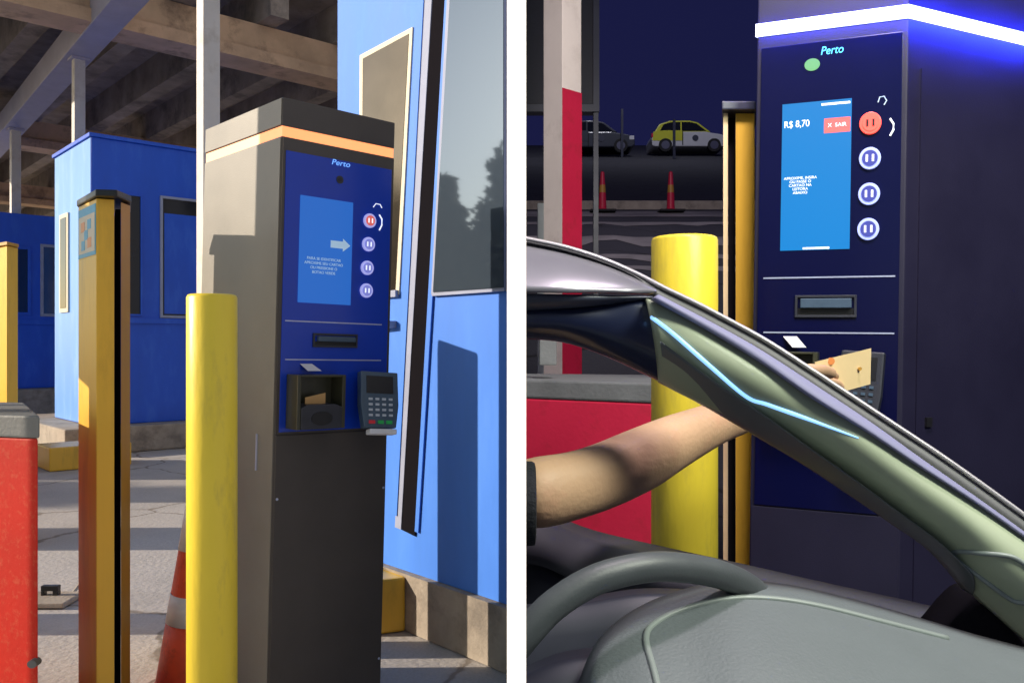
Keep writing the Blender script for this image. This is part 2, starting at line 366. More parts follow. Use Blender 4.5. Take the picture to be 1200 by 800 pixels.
# arrow and instructions on the screen
a = fl(386,286); b = fl(409,286); h = .011; L_ = b[0]-a[0]
bm = nb(); prism(bm, [(a[0],-.0076,a[1]-h),(a[0]+L_*.62,-.0076,a[1]-h),(a[0]+L_*.62,-.0076,a[1]-h*1.8),(b[0],-.0076,a[1]),(a[0]+L_*.62,-.0076,a[1]+h*1.8),(a[0]+L_*.62,-.0076,a[1]+h),(a[0],-.0076,a[1]+h)], (0,-.0008,0))
obj('screen_arrow', bm, 'ink_day', sc)
u,z = fl(378,312); text_mesh('screen_text', 'PARA SE IDENTIFICAR\nAPROXIME SEU CARTAO\nOU PRESSIONE O\nBOTAO VERDE', .0118, 'ink_day', sc, (u,-.0082,z), sp=1.15)
for i,(px,py) in enumerate(((431.5,259),(430,286.5),(428.5,314),(427.5,340.5))):
    button(fl, kl, px, py, .0225, 'btn_red' if i == 0 else 'btn_in', sq=1)
curve_mark(fl, kl, [(436,243),(439,239),(444,240),(446,244)], .0014)
curve_mark(fl, kl, [(443,252),(446,257),(446,264),(443,270)], .0022)
lines(fl, kl, [((333,376),(446,380)),((333,420),(445,423))])
slot(fl, kl, 365, 417, 391, 407)
# ticket holder: a dark open-fronted cup
def holder(f, t, x0, x1, y0, y1, cardmat):
    u0,u1,z0,z1 = rect(f, x0, x1, y0, y1); w=(u1-u0)
    bm = nb(); box(bm,u0,u0+.012,-.075,-.006,z0,z1); box(bm,u1-.012,u1,-.075,-.006,z0,z1)
    box(bm,u0+.012,u1-.012,-.075,-.006,z1-.006,z1); box(bm,u0+.012,u1-.012,-.012,-.006,z0,z1-.006)
    h = obj('ticket_holder', bm, 'olive', t, bevel=.002)
    bm = nb(); prism(bm, [(u0+.012,-.078,z0),(u1-.012,-.078,z0),(u1-.012,-.078,z0+(z1-z0)*.40),(u1-.035,-.078,z0+(z1-z0)*.46),(u0+.035,-.078,z0+(z1-z0)*.46),(u0+.012,-.078,z0+(z1-z0)*.40)], (0,.062,0))
    obj('holder_cup', bm, 'dark_plastic', h, bevel=.003)
    bm = nb(); ydisc(bm,(u0+u1)/2,z0+(z1-z0)*.2,w*.22,w*.13,-.0795,-.0775); obj('cup_badge', bm, 'black', h)
    bm = nb(); prism(bm, [(u0+w*.24,-.05,z0+(z1-z0)*.44),(u0+w*.66,-.05,z0+(z1-z0)*.44),(u0+w*.66,-.05,z0+(z1-z0)*.66),(u0+w*.24,-.05,z0+(z1-z0)*.58)], (0,.001,0))
    obj('inserted_ticket', bm, cardmat, h)
holder(fl, kl, 334, 390, 438, 500, 'card_tan')
ua,za = fl(350,426); ub,zb_ = fl(364,426); uc,zc_ = fl(371,434); ud,zd = fl(355,434)
bm = nb(); prism(bm, [(ua,-.007,za),(ub,-.007,zb_),(uc,-.03,zc_),(ud,-.03,zd)], (0,-.001,.0)); obj('paper_label', bm, 'paper', kl)
# card reader on its bracket
def reader(f, t, cx, cy, w, h, tilt, body='pos', keys='pos_key'):
    u,z = f(cx,cy); e = bpy.data.objects.new('card_reader', None); e.empty_display_size=.05; C.objects.link(e); e.parent = t
    e.matrix_local = Matrix.Translation((u,-.085,z)) @ Matrix.Rotation(math.radians(-8),4,'Z') @ Matrix.Rotation(math.radians(-tilt),4,'X') @ Matrix.Rotation(math.radians(3),4,'Y')
    w2,h2 = w/2,h/2
    bm = nb(); prism(bm, [(-w2,0,h2),(w2,0,h2),(w2*1.02,0,-h2*.2),(w2*.86,0,-h2),(-w2*.86,0,-h2),(-w2*1.02,0,-h2*.2)], (0,.03,0)); obj('reader_body', bm, body, e, bevel=.004)
    sb = obj('reader_screen', bx(-w2*.72,w2*.72,-.0016,.0002,h2*.22,h2*.84), 'black', e)
    bm = nb()
    for r in range(4):
        for c in range(4): box(bm, -w2*.62+c*w2*.36, -w2*.62+c*w2*.36+w2*.2, -.003, .0002, h2*.02-r*h2*.19-.004, h2*.02-r*h2*.19+.003)
    obj('keypad', bm, keys, e)
    obj('cancel_key', bx(-w2*.62,-w2*.3,-.003,.0002,-h2*.86,-h2*.74), 'key_red', e)
    obj('clear_key', bx(-w2*.14,w2*.16,-.003,.0002,-h2*.86,-h2*.74), 'key_green', e); obj('enter_key', bx(w2*.3,w2*.62,-.003,.0002,-h2*.86,-h2*.74), 'key_green', e)
    obj('bracket', bx(-.02,.02,.03,.07,-.05,.03), 'black', e)
    obj('receipt_tray', bx(-w2*.6,w2*.85,-.006,.028,-h2-.02,-h2-.003), 'paper', e, bevel=.004)
reader(fl, kl, 428, 466, .125, .175, 12)

# --- unseen objects, added further down, shade the kiosk, the ochre post and the booth
# --- night kiosk: its corner is blunt, the side runs away to the right
YR = 2.14; rzR = math.radians(-23.5)
MR = Matrix.Translation(P(1058.5, HY, YR)) @ Matrix.Rotation(.016, 4, 'Y') @ Matrix.Rotation(rzR, 4, 'Z') @ Matrix.Translation((0,0,-EYE))
fr = local_map(MR); WR = -fr(885, 200)[0]
MR = MR @ Matrix.Translation((-WR,0,0)); fr = local_map(MR)
kr = thing('payment_kiosk', 'dark payment kiosk with a white-blue light band behind the car at night', 'payment kiosk', MR)
l0, l1 = fr(1058,22)[1], fr(1058,7)[1]
sa = math.radians(24)-rzR; SB = .62
back = [(.28,.62),(WR+SB*math.cos(sa), SB*math.sin(sa))]
bm = kiosk_body(kr, WR, back, .0, l1+.13, (l0,l1), fr, .012); obj('light_band', bm, 'led_blue', kr)
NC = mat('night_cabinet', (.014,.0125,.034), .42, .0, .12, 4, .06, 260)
for o in kr.children:
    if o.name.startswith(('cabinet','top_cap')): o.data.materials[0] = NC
zp = fr(1000,600)[1]
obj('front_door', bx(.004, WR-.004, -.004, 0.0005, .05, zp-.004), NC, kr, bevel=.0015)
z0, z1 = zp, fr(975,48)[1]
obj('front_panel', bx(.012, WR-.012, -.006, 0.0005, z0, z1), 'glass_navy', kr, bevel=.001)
U0,U1,Z0,Z1 = rect(fr, 916, 997, 120, 293)
sc = obj('screen', bx(U0,U1,-.0075,-.0058,Z0,Z1), 'screen_night', kr)
u,z = fr(975,60); text_mesh('logo', 'Perto', .030, 'logo_night', kr, (u,-.0068,z), xs=.82, shear=.2)
u,z = fr(952,77); bm = nb(); ydisc(bm,u,z,.019,.016,-.008,-.0055); obj('camera_lens', bm, 'green_glow', kr)
u,z = fr(919,148); text_mesh('price_text', 'R$ 8,70', .025, 'white_ink', sc, (u,-.008,z), xs=.82, align='LEFT', ex=.001)
a = rect(fr, 966, 996.5, 139, 156); rb = obj('cancel_box', bx(a[0],a[1],-.0085,-.0074,a[2],a[3]), 'red_key', sc)
text_mesh('cancel_text', 'X  SAIR', .014, 'white_ink', rb, ((a[0]+a[1])/2,-.0092,(a[2]+a[3])/2))
u,z = fr(938,218); text_mesh('screen_text', 'APROXIME, INSIRA\nOU PASSE O\nCARTAO NA\nLEITORA\nABAIXO', .0098, 'white_ink', sc, (u,-.008,z), sp=.98)
a = rect(fr, 963, 996.5, 121, 123.5); obj('status_bar', bx(a[0],a[1],-.0085,-.0074,a[2],a[3]), 'white_ink', sc)
a = rect(fr, 941, 972, 290, 292.2); obj('status_bar', bx(a[0],a[1],-.0085,-.0074,a[2],a[3]), 'white_ink', sc)
for i,(px,py) in enumerate(((1020,145.5),(1019.5,186.5),(1018.5,228),(1017.5,269))):
    button(fr, kr, px, py, .028, 'btn_red_n' if i == 0 else 'btn_face_n', ring='btn_red_n' if i == 0 else 'btn_night', sq=.92)
curve_mark(fr, kr, [(1029,121),(1031,115),(1036,114),(1039,119),(1036,124)], .0016, 'ink_day')
curve_mark(fr, kr, [(1043,140),(1047,146),(1047,153),(1043,160)], .0026)
lines(fr, kr, [((895,325),(1049,325)),((895,389),(1048,391))])
slot(fr, kr, 932, 1004, 346, 372)
holder(fr, kr, 900, 960, 412, 480, 'card_tan')
bm = nb(); p = [fr(918,394), fr(934,394), fr(946,407), fr(930,407)]
prism(bm, [(p[0][0],-.007,p[0][1]),(p[1][0],-.007,p[1][1]),(p[2][0],-.03,p[2][1]),(p[3][0],-.03,p[3][1])], (0,-.001,0)); obj('paper_label', bm, 'paper', kr)
reader(fr, kr, 1008, 452, .10, .18, 8, 'dark_plastic', 'pos')
def strip_lamp(c, along, inward, length, power):
    al = bpy.data.lights.new('light_band_glow', 'AREA'); al.shape = 'RECTANGLE'; al.size = length; al.size_y = .006; al.energy = power; al.color = (.015,.03,1)
    z = -inward.normalized(); x = along.normalized(); y = z.cross(x)
    o = bpy.data.objects.new('light_band_glow', al); C.objects.link(o)
    m_ = Matrix((x, y, z)).transposed().to_4x4(); m_.translation = c; o.matrix_world = MR @ m_
zc_ = (l0+l1)/2
sd3 = Vector((math.cos(sa), math.sin(sa), 0)); nn3 = Vector((sd3.y, -sd3.x, 0))
strip_lamp(Vector((WR/2, -.05, zc_)), Vector((1,0,0)), Vector((0,1,0)), WR, .9)
strip_lamp(Vector((WR,0,zc_))+sd3*SB/2+nn3*.05-sd3*.05, sd3, -nn3, SB, 6.0)
# vent seam and lock on the side
sd = Vector((math.cos(sa), math.sin(sa))); nn = Vector((sd.y, -sd.x))
def side_box(name, s0, s1, za, zb, d0, d1, m):
    p = [Vector((WR,0))+sd*s+nn*d for s,d in ((s0,d0),(s1,d0),(s1,d1),(s0,d1))]
    bm = nb(); foot(bm, [tuple(q) for q in p], za, zb); return obj(name, bm, m, kr)
zs = fr(1058,78)[1]
side_box('side_hatch', .045, SB-.02, .25, zs, -.001, .0035, NC)
zl = fr(1058,495)[1]
side_box('lock', .075, .095, zl-.012, zl+.012, .0035, .010, 'black')

# ---------------------------------------------------------------- bollards, posts, blocks
def bollard(px, Y, w, ytop, label, m='yellow'):
    c = P(px, HY, Y); r = w/2/F*Y; z = P(px, ytop, Y).z
    bm = nb(); lathe(bm, [(r,0),(r,z-.008),(r-.003,z-.002),(r-.008,z)], 0, 0, 56)
    t = thing('bollard', label, 'bollard', Matrix.Translation((c.x, Y, 0)), 'yellow bollards beside the kiosks')
    obj('pipe', bm, m, t, smooth=True)
    bm = nb(); lathe(bm, [(r*1.7,.0045),(r*1.7,.014),(r*1.03,.018)], 0, 0, 40); obj('base_plate', bm, 'concrete', t)
    return t
bollard(248.5, 2.1, 57, 345, 'bright yellow round bollard in front of the sunlit kiosk side')
bollard(802, 1.85, 77, 278, 'bright yellow round bollard seen behind the car and the reaching arm')

tb = thing('bollard', 'unseen square yellow bollard added behind the daylight kiosk to shadow the close booth', 'bollard', Matrix.Translation((-1.04,3.36,0)), 'yellow bollards beside the kiosks')
obj('pipe', bx(-.06,.06,-.095,.095,0,1.45), 'yellow', tb, bevel=.012)  # added out of sight for the shadow it casts on the booth
sg = thing('shade_board', 'unseen board on two legs added outside the left border to shade the ochre post', 'sign', Matrix.Translation((-2.25,2.5,0)))  # unseen board and mast, added only for their shade on post and kiosk
obj('shade_mast', bx(-.03,.03,-.035,.085,0,2.9), 'steel', sg)
obj('shade_board_face', bx(-.055,-.0305,-.22,.30,1.40,1.95), 'frame_pale', sg, bevel=.004)
for yy in (-.18,.26): obj('leg', bx(-.02,.02,yy-.02,yy+.02,0,1.399), 'steel', sg)
def shadow_block(x, y0, y1, h, label):  # unseen blocks added to lay shadow bands on the ground
    t = thing('barrier_block', label, 'barrier', Matrix.Translation((x,0,0)), 'red barrier blocks with grey capping')
    obj('block', bx(-.18,.18,y0,y1,.005,h-.07), 'red', t, bevel=.008); obj('capping_slab', bx(-.2,.2,y0-.02,y1+.02,h-.069,h), 'cap_grey', t, bevel=.008)
shadow_block(-5.6, 7.6, 8.7, 1.15, 'unseen long red block added outside the left border to cast the widest ground shadow')
shadow_block(-4.9, 6.5, 7.0, 1.1, 'unseen red block added outside the left border to cast the second shadow band')
shadow_block(-4.1, 5.3, 5.6, .95, 'unseen red block added outside the left border to cast the third shadow band')
shadow_block(-3.1, 3.52, 3.8, 1.0, 'unseen red block added outside the left border to cast the nearest shadow band')
# square ochre post with dark cap, day bay
def sq_post(pts, Y0, zt, name, label, mats, group):
    t = thing('barrier_post', label, 'post', None, group); return t
t = thing('barrier_post', 'tall ochre post with black capping, dark groove and teal sticker left of the bollard', 'post', None, 'ochre barrier posts')
def pp(px, Y): q = P(px, HY, Y); return (q.x, q.y)
zt = P(110,233,2.55).z
fa = [pp(92,2.70), pp(113,2.54), pp(134,2.56), pp(131,2.80), pp(100,2.83)]
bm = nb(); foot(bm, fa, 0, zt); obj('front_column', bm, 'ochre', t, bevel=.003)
fb = [pp(135.2,2.62), pp(141.5,2.62), pp(141,2.78), pp(134,2.78)]
bm = nb(); foot(bm, fb, 0, zt-.02); obj('groove_strip', bm, 'gap', t)
fc = [pp(141.7,2.58), pp(152.5,2.65), pp(151.5,2.80), pp(142.2,2.77)]
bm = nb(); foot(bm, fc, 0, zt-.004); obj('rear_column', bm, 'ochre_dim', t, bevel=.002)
bm = nb(); foot(bm, [pp(90,2.70), pp(112,2.51), pp(137,2.52), pp(154,2.62), pp(153,2.84), pp(98,2.86)], zt+.002, zt+.022); obj('capping', bm, 'black', t, bevel=.004)
# sticker on its left facet
a, b = Vector(fa[0]), Vector(fa[1]); d = (b-a).normalized(); n = Vector((d.y,-d.x)); Lf = (b-a).length
def facet(s0, s1, za, zb, o0, o1, name, m, par):
    p = [a+d*s0+n*o0, a+d*s1+n*o0, a+d*s1+n*o1, a+d*s0+n*o1]; bm = nb(); foot(bm, [tuple(q) for q in p], za, zb); return obj(name, bm, m, par)
zA, zB = P(101,301,2.62).z, P(101,243,2.62).z
st = facet(.004, Lf-.004, zA, zB, .0005, .0015, 'sticker', 'teal', t)
facet(.012, Lf-.012, zA+.012, zB-.025, .0016, .0022, 'sticker_field', 'sticker_bg', st)
hh = (zB-zA)
for i,(s,zz,mm) in enumerate(((.2,.60,'sticker_o'),(.55,.62,'teal'),(.22,.22,'teal'),(.56,.25,'sticker_o'),(.38,.42,'teal'))):
    facet(Lf*s, Lf*(s+.2), zA+hh*zz-.012, zA+hh*zz+.018, .0023, .0029, 'sticker_icon', mm, st)

# left-edge post, farther
t = thing('barrier_post', 'plain ochre post behind the red block at the left border', 'post', None, 'ochre barrier posts')
bm = nb(); foot(bm, [pp(-30,5.3), pp(8,5.0), pp(21,5.12), pp(10,5.4)], 0, P(5,290,5.1).z); obj('column', bm, 'ochre', t, bevel=.004)
bm = nb(); foot(bm, [pp(-33,5.25), pp(8,4.97), pp(22,5.1), pp(12,5.45)], P(5,290,5.1).z+.002, P(5,290,5.1).z+.02); obj('capping', bm, 'ochre_dim', t)
# night-bay post
t = thing('barrier_post', 'amber post with a navy cap between the night bollard and the night kiosk', 'post', None, 'ochre barrier posts')
zt = P(866,136,2.45).z
bm = nb(); foot(bm, [pp(862,2.42), pp(884.5,2.42), pp(884,2.56), pp(862.5,2.56)], .005, zt); obj('front_column', bm, 'ochre', t, bevel=.003)
bm = nb(); foot(bm, [pp(853.5,2.47), pp(861.5,2.47), pp(861.5,2.55), pp(853.5,2.55)], .005, zt); obj('groove_strip', bm, 'gap', t)
bm = nb(); foot(bm, [pp(847.5,2.42), pp(853,2.42), pp(853,2.55), pp(848,2.55)], .005, zt-.0); obj('rear_column', bm, 'card', t, bevel=.001)
bm = nb(); foot(bm, [pp(846,2.39), pp(886,2.39), pp(886,2.58), pp(847,2.58)], zt+.002, zt+.026); obj('capping', bm, 'rail_grey', t, bevel=.004)

# red blocks with grey capping
def red_block(fp, ztop, caph, over, label, m, Y):
    t = thing('barrier_block', label, 'barrier', None, 'red barrier blocks with grey capping')
    bm = nb(); foot(bm, fp, 0.006, ztop-caph-.001); obj('block', bm, m, t, bevel=.006)
    cx = sum(p[0] for p in fp)/len(fp); cy = sum(p[1] for p in fp)/len(fp)
    fo = [(x+(x-cx)*over, y+(y-cy)*over) for x,y in fp]
    if min(x for x,y in fp) > 0: fo = [(max(.006,x),y) for x,y in fo]
    bm = nb(); foot(bm, fo, ztop-caph, ztop); obj('capping_slab', bm, 'cap_grey', t, bevel=.006)
    return t
t = red_block([pp(-120,2.5), pp(44.5,2.35), pp(44.5*.6,2.9), pp(-130,3.0)], P(40,487,2.35).z, .062, .02, 'scuffed orange-red block with grey capping at the left border', 'red', 2.35)
c = P(40,776,2.345); bm = nb(); ydisc(bm, c.x, c.z, .013, .011, 2.333, 2.36); obj('bolt', bm, 'cap_grey', t)
t = red_block([(.007,2.62), pp(772,2.36), (.66,3.0), (.007,3.2)], P(772,449,2.36).z+.0, .055, .01, 'crimson block with grey capping behind the forearm in the night bay', 'crimson', 2.4)
bm = nb(); box(bm, *[P(632,0,2.7).x, P(652,0,2.7).x], 2.68, 2.74, P(0,431,2.36).z, P(0,398,2.7).z+.03)
obj('fixing_lug', bm, 'cap_grey', t, bevel=.004)

# traffic cone
c = P(243, HY, 2.95)
t = thing('traffic_cone', 'orange and white traffic cone partly hidden behind the yellow bollard', 'traffic cone', Matrix.Translation((c.x,2.95,0)))
def cr(z): return .177-.166*z
bm = nb(); box(bm,-.19,.19,-.19,.19,.005,.035); obj('base', bm, 'cone_o', t, bevel=.008)
for nme,za,zb,m,dd in (('cone_body',.036,.265,'cone_o',0),('reflective_band',.265,.36,'cone_w',.002),('cone_body',.36,.507,'cone_o',0),('reflective_band',.507,.66,'cone_w',.002),('cone_tip',.66,.80,'cone_o',0)):
    bm = nb(); lathe(bm, [(cr(za)+dd,za),(cr(zb)+dd,zb)], 0, 0, 40); obj(nme, bm, m, t, smooth=False)
    for p in t.children[-1].data.polygons: p.use_smooth = len(p.vertices) == 4

# debris by the red block
t = thing('cable_stub', 'small black bracket and cable lying on broken concrete behind the red block', 'debris', None)
c = P(60,700,4.0)
bm = nb(); box(bm, c.x-.05,c.x+.03,c.y,c.y+.03,.05,.075); box(bm,c.x+.005,c.x+.03,c.y,c.y+.03,.02,.05); box(bm,c.x-.05,c.x-.035,c.y,c.y+.03,.02,.05); obj('bracket', bm, 'black', t, bevel=.003)
bm = nb(); tube(bm, [(c.x-.04,c.y+.5,.02),(c.x+.02,c.y+.25,.03),(c.x+.08,c.y+.02,.02)], .008, 8); obj('cable', bm, 'concrete', t)
bm = nb(); box(bm, c.x-.12,c.x+.12,c.y-.12,c.y+.08,.006,.03); obj('broken_slab', bm, 'concrete', t, bevel=.008)

# ---------------------------------------------------------------- toll booths
def win(par, f, x0, x1, y0, y1, yoff, glass, frame='frame_pale', fw=.04, d=.03):
    u0,u1,z0,z1 = rect(f, x0, x1, y0, y1)
    bm = nb(); box(bm,u0,u0+fw,yoff-d,yoff+.001,z0,z1); box(bm,u1-fw,u1,yoff-d,yoff+.001,z0,z1)
    box(bm,u0+fw,u1-fw,yoff-d,yoff+.001,z0,z0+fw); box(bm,u0+fw,u1-fw,yoff-d,yoff+.001,z1-fw,z1)
    w = obj('window', bm, frame, par, bevel=.003)
    obj('pane', bx(u0+fw,u1-fw,yoff-.008,yoff-.002,z0+fw,z1-fw), glass, w); return w,(u0,u1,z0,z1)
# booth 1 (middle)
MB1 = mtx((P(107,HY,9.6).x, 9.6, 0), A, 0); f1 = local_map(MB1)
b1 = thing('toll_booth', 'blue toll booth with a sunlit left side under the white columns', 'toll booth', MB1, 'blue toll booths')
zt, zb = f1(107,160)[1], .30; W1, D1 = 2.4, 1.5
obj('cabin', bx(0,W1,0,D1,zb,zt), 'blue', b1, bevel=.01)
obj('roof_edge', bx(-.03,W1+.03,-.03,D1+.03,zt-.0,zt+.04), 'blue', b1)
obj('plinth', bx(-.35,W1+.5,-.30,D1+.8,.004,zb-.002), 'concrete', b1, bevel=.02)
zr = f1(180,376)[1]; obj('sill_rail', bx(.0,W1,-.03,.0,zr-.03,zr+.03), 'blue', b1)
win(b1, f1, 148, 166, 228, 370, 0, 'dark_glass', 'blue', .02)
w,(u0,u1,z0,z1) = win(b1, f1, 187, 250, 233, 373, 0, 'dark_glass', 'frame_pale', .03)
obj('inner_panel', bx(u0+.05,u1-.03,-.014,-.009,z0+.05,z0+(z1-z0)*.86), 'blue', w)
obj('lit_side_panel', bx(-.006,-.001,.01,D1-.01,zb+.01,zt-.01), 'blue_lit_side', b1)
# side window
inv = MB1.inverted(); 
def side1(px, py):
    o = inv @ Vector((0,0,EYE)); d = (inv @ P(px,py,1)) - o; k = -o.x/d.x; q = o+d*k; return q.y, q.z
y0s, y1s = side1(82,300)[0], side1(72,300)[0]; zz0, zz1 = side1(77,366)[1], side1(77,251)[1]
w = obj('side_window', bx(-.026,.001,y0s,y1s,zz0,zz1), 'cream', b1); obj('pane', bx(-.031,-.0262,y0s+.06,y1s-.06,zz0+.05,zz1-.05), 'mirror_warm', w)
# booth 2 (left, farther)
MB2 = mtx((P(-70,HY,14).x, 14, 0), A, 0); f2 = local_map(MB2)
b2 = thing('toll_booth', 'farther blue toll booth at the left border behind the ochre post', 'toll booth', MB2, 'blue toll booths')
zt = f2(20,250)[1]; zb = f2(20,455)[1]
obj('cabin', bx(0,3.6,0,2,zb,zt), 'blue', b2, bevel=.01); obj('plinth', bx(-.3,4.0,-.4,2.4,.004,zb-.002), 'concrete', b2, bevel=.02)
win(b2, f2, -5, 36, 288, 369, 0, 'dark_glass', 'blue', .05); win(b2, f2, 47, 78, 287, 371, 0, 'mirror_warm', 'frame_pale', .05)
zr = f2(20,377)[1]; obj('sill_rail', bx(0,3.6,-.04,0,zr-.04,zr+.04), 'blue', b2)
# yellow kerb blocks
def kerb_block(m, dims, label):
    return tag(obj('kerb_block', bx(*dims), 'ochre', bevel=.015), label, 'kerb block', 'painted kerb blocks')
q = P(42,HY,8.6); kb = kerb_block(None, (0,.75,0,.5,.004,.23), 'small yellow painted kerb block at the foot of the middle booth'); kb.matrix_world = mtx((P(58,HY,8.1).x,8.1,0), A)

# booth 3 (right, close) - face along dL, normal -dR
B0 = Vector((-.03,3.16,0)); tA, tB = -.035, 1.19
MB3 = Matrix.Translation(B0+dL*tB) @ Matrix.Rotation(A-math.pi/2, 4, 'Z')   # local x runs back towards the camera, local -y is the outward normal
f3 = local_map(MB3); LB = tB-tA
b3 = thing('toll_booth', 'close light blue toll booth with door and big reflecting window right of the kiosk', 'toll booth', MB3, 'blue toll booths')
pA, pB = Vector((0,0)), Vector((LB,0))
M3i = MB3.inverted()
w2l = lambda x, y: (M3i @ Vector((x,y,0))).to_2d()
cA = w2l(-.0035, 3.142); cB = w2l(-.0035, (B0+dL*tB).y+ .83*math.tan(A)+.0)
fpB = [(0,0), tuple(cA), tuple(cB)]
def bottom_edge(px): return 648+(px-441)*(716-648)/150
# face is slanting along its lower edge in the photo through perspective only
zbl = f3(520,bottom_edge(520))[1]
bm = nb(); foot(bm, fpB, zbl, 4.2); obj('cabin', bm, 'blue_light', b3)
fpP = [(-.1,-.03), (cA.x-.0,-.03), tuple(cA), tuple(cB)]
cA2 = w2l(-.0035, 3.142-.045)
fpP = [(-.10,-.03), tuple(cA2), tuple(cB)]
bm = nb(); foot(bm, fpP, .004, zbl-.002); obj('plinth', bm, 'concrete', b3)
def face_poly(name, pts, y0, y1, m, par):
    bm = nb(); prism(bm, [(f3(x,y)[0], y0, f3(x,y)[1]) for x,y in pts], (0,y1-y0,0)); return obj(name, bm, m, par)
door = face_poly('door', [(412,44),(499,-8),(467,604),(430,590),(412,400)], -.010, .002, 'blue_light', b3)
face_poly('window_bead', [(425,66),(487,33),(471,345),(424,352)], -.016, -.0095, 'cream', door)
face_poly('window_pane', [(429,70),(483,41),(467,341),(427,347)], -.018, -.0165, 'mirror_warm', door)
face_poly('door_frame', [(499,-10),(508,-14),(471,620),(464,617)], -.006, .002, 'frame_pale', b3)
face_poly('door_gap', [(508.5,-10),(523,-20),(487,628),(469,619)], -.003, .002, 'gap', b3)
face_poly('corner_trim', [(523.5,-20),(530,-22),(491,624),(487,622)], -.005, .002, 'blue_light', b3)
face_poly('corner_bead', [(526.5,-21),(530.5,-22),(510,343),(507,345)], -.008, -.0052, 'frame_pale', b3)
bw = face_poly('window', [(531,-40),(593.5,-60),(593.5,341),(508.5,347)], -.012, .002, 'frame_pale', b3)
face_poly('pane', [(533,-40),(593.4,-60),(593.4,337),(511,342.5)], -.016, -.0125, 'mirror', bw)
hd = face_poly('door_handle', [(450,377),(467,376),(467,384),(450,386)], -.045, -.011, 'frame_pale', door)
face_poly('door_hinge', [(452,342),(470,340),(470,348),(452,349)], -.03, -.011, 'frame_pale', door)
# painted kerb beside it
bm = nb(); foot(bm, [pp(432,3.52), pp(474.5,3.58), pp(478,3.78), pp(440,3.86)], .004, P(474,676,3.58).z)
tag(obj('kerb_block', bm, 'ochre', bevel=.01), 'yellow painted kerb block between the daylight kiosk and the close booth', 'kerb block', 'painted kerb blocks')

# ---------------------------------------------------------------- canopy over the day bay
def column(x, y, w, label, z1=5.0):
    t = thing('canopy_column', label, 'column', Matrix.Translation((x,y,0)) @ Matrix.Rotation(A,4,'Z'), 'white canopy columns')
    obj('shaft', bx(-w/2,w/2,-w/2,w/2,.005,z1), 'white_post', t, bevel=.006)
    obj('top_plate', bx(-w*.8,w*.8,-w*.8,w*.8,z1-.03,z1-.002), 'steel', t)
    obj('foot_plate', bx(-w*.9,w*.9,-w*.9,w*.9,.0045,.03), 'steel', t)
Zb = 5.02
c1 = Vector((P(244,HY,7.7).x, 7.7, 0)); c2 = Vector((P(92,HY,11.3).x, 11.3, 0)); c3 = Vector((P(18,HY,15).x, 15, 0))
column(c1.x, c1.y, .155, 'nearest white canopy column rising behind the daylight kiosk')
column(c2.x, c2.y, .135, 'white canopy column rising behind the sunlit-sided middle booth')
column(c3.x, c3.y, .15, 'farthest white canopy column at the left above the far booth')
dd = (c3-c2).normalized(); rr = Vector((dd.y,-dd.x,0))
s0 = c2-dd*6.2; s1 = c3+dd*12
bm = nb(); foot(bm, [tuple((p+rr*w).to_2d()) for p,w in ((s0,-.17),(s0,.17),(s1,.17),(s1,-.17))], Zb-.02, Zb+.34)
tag(obj('girder', bm, 'steel', bevel=.01), 'grey-lilac steel girder resting on the white canopy columns', 'girder')
ca = thing('canopy_roof', 'dark weathered concrete canopy roof with deep ribs and tan cross beams', 'canopy')
E0 = Vector((P(200,HY,10.9).x, 10.9, 0))
def band(name, base, along, across, s0, s1, t0, t1, z0, z1, m, par):
    p = [base+along*s0+across*t0, base+along*s1+across*t0, base+along*s1+across*t1, base+along*s0+across*t1]
    bm = nb(); foot(bm, [(q.x,q.y) for q in p], z0, z1); return obj(name, bm, m, par)
XL = lambda s, t: (E0+dR*s+dL*t).x
# slab and ribs must stay left of the board
def clipfoot(p):                         # keep a convex footprint at x < -0.01
    out = []
    for i in range(len(p)):
        a, b = p[i], p[(i+1)%len(p)]
        ia, ib = a.x < -.01, b.x < -.01
        if ia: out.append((a.x,a.y))
        if ia != ib:
            k = (-.01-a.x)/(b.x-a.x); q = a+(b-a)*k; out.append((-.01,q.y))
    return out
def cband(name, s0, s1, t0, t1, z0, z1, m):
    p = clipfoot([E0+dR*s0+dL*t0, E0+dR*s1+dL*t0, E0+dR*s1+dL*t1, E0+dR*s0+dL*t1])
    if len(p) < 3: return
    bm = nb(); foot(bm, p, z0, z1); return obj(name, bm, m, ca)
cband('slab', -3.6, 40, -.6, 60, 6.1, 6.3, 'roof_conc')
k = 0; s = -3.5
while s < 39:
    cband('rib', s, s+.26, -.55, 59, 5.55, 6.098, 'roof_conc'); s += 1.15
for t0, zz in ((-.15,5.18),(7.5,5.2),(15,5.2),(23,5.2),(31,5.2),(40,5.2)):
    b_ = cband('cross_beam', -3.5, 39, t0, t0+.4, zz, zz+.36, 'beam')
    cband('beam_flange', -3.5, 39, t0-.07, t0+.47, zz-.16, zz-.003, 'beam')

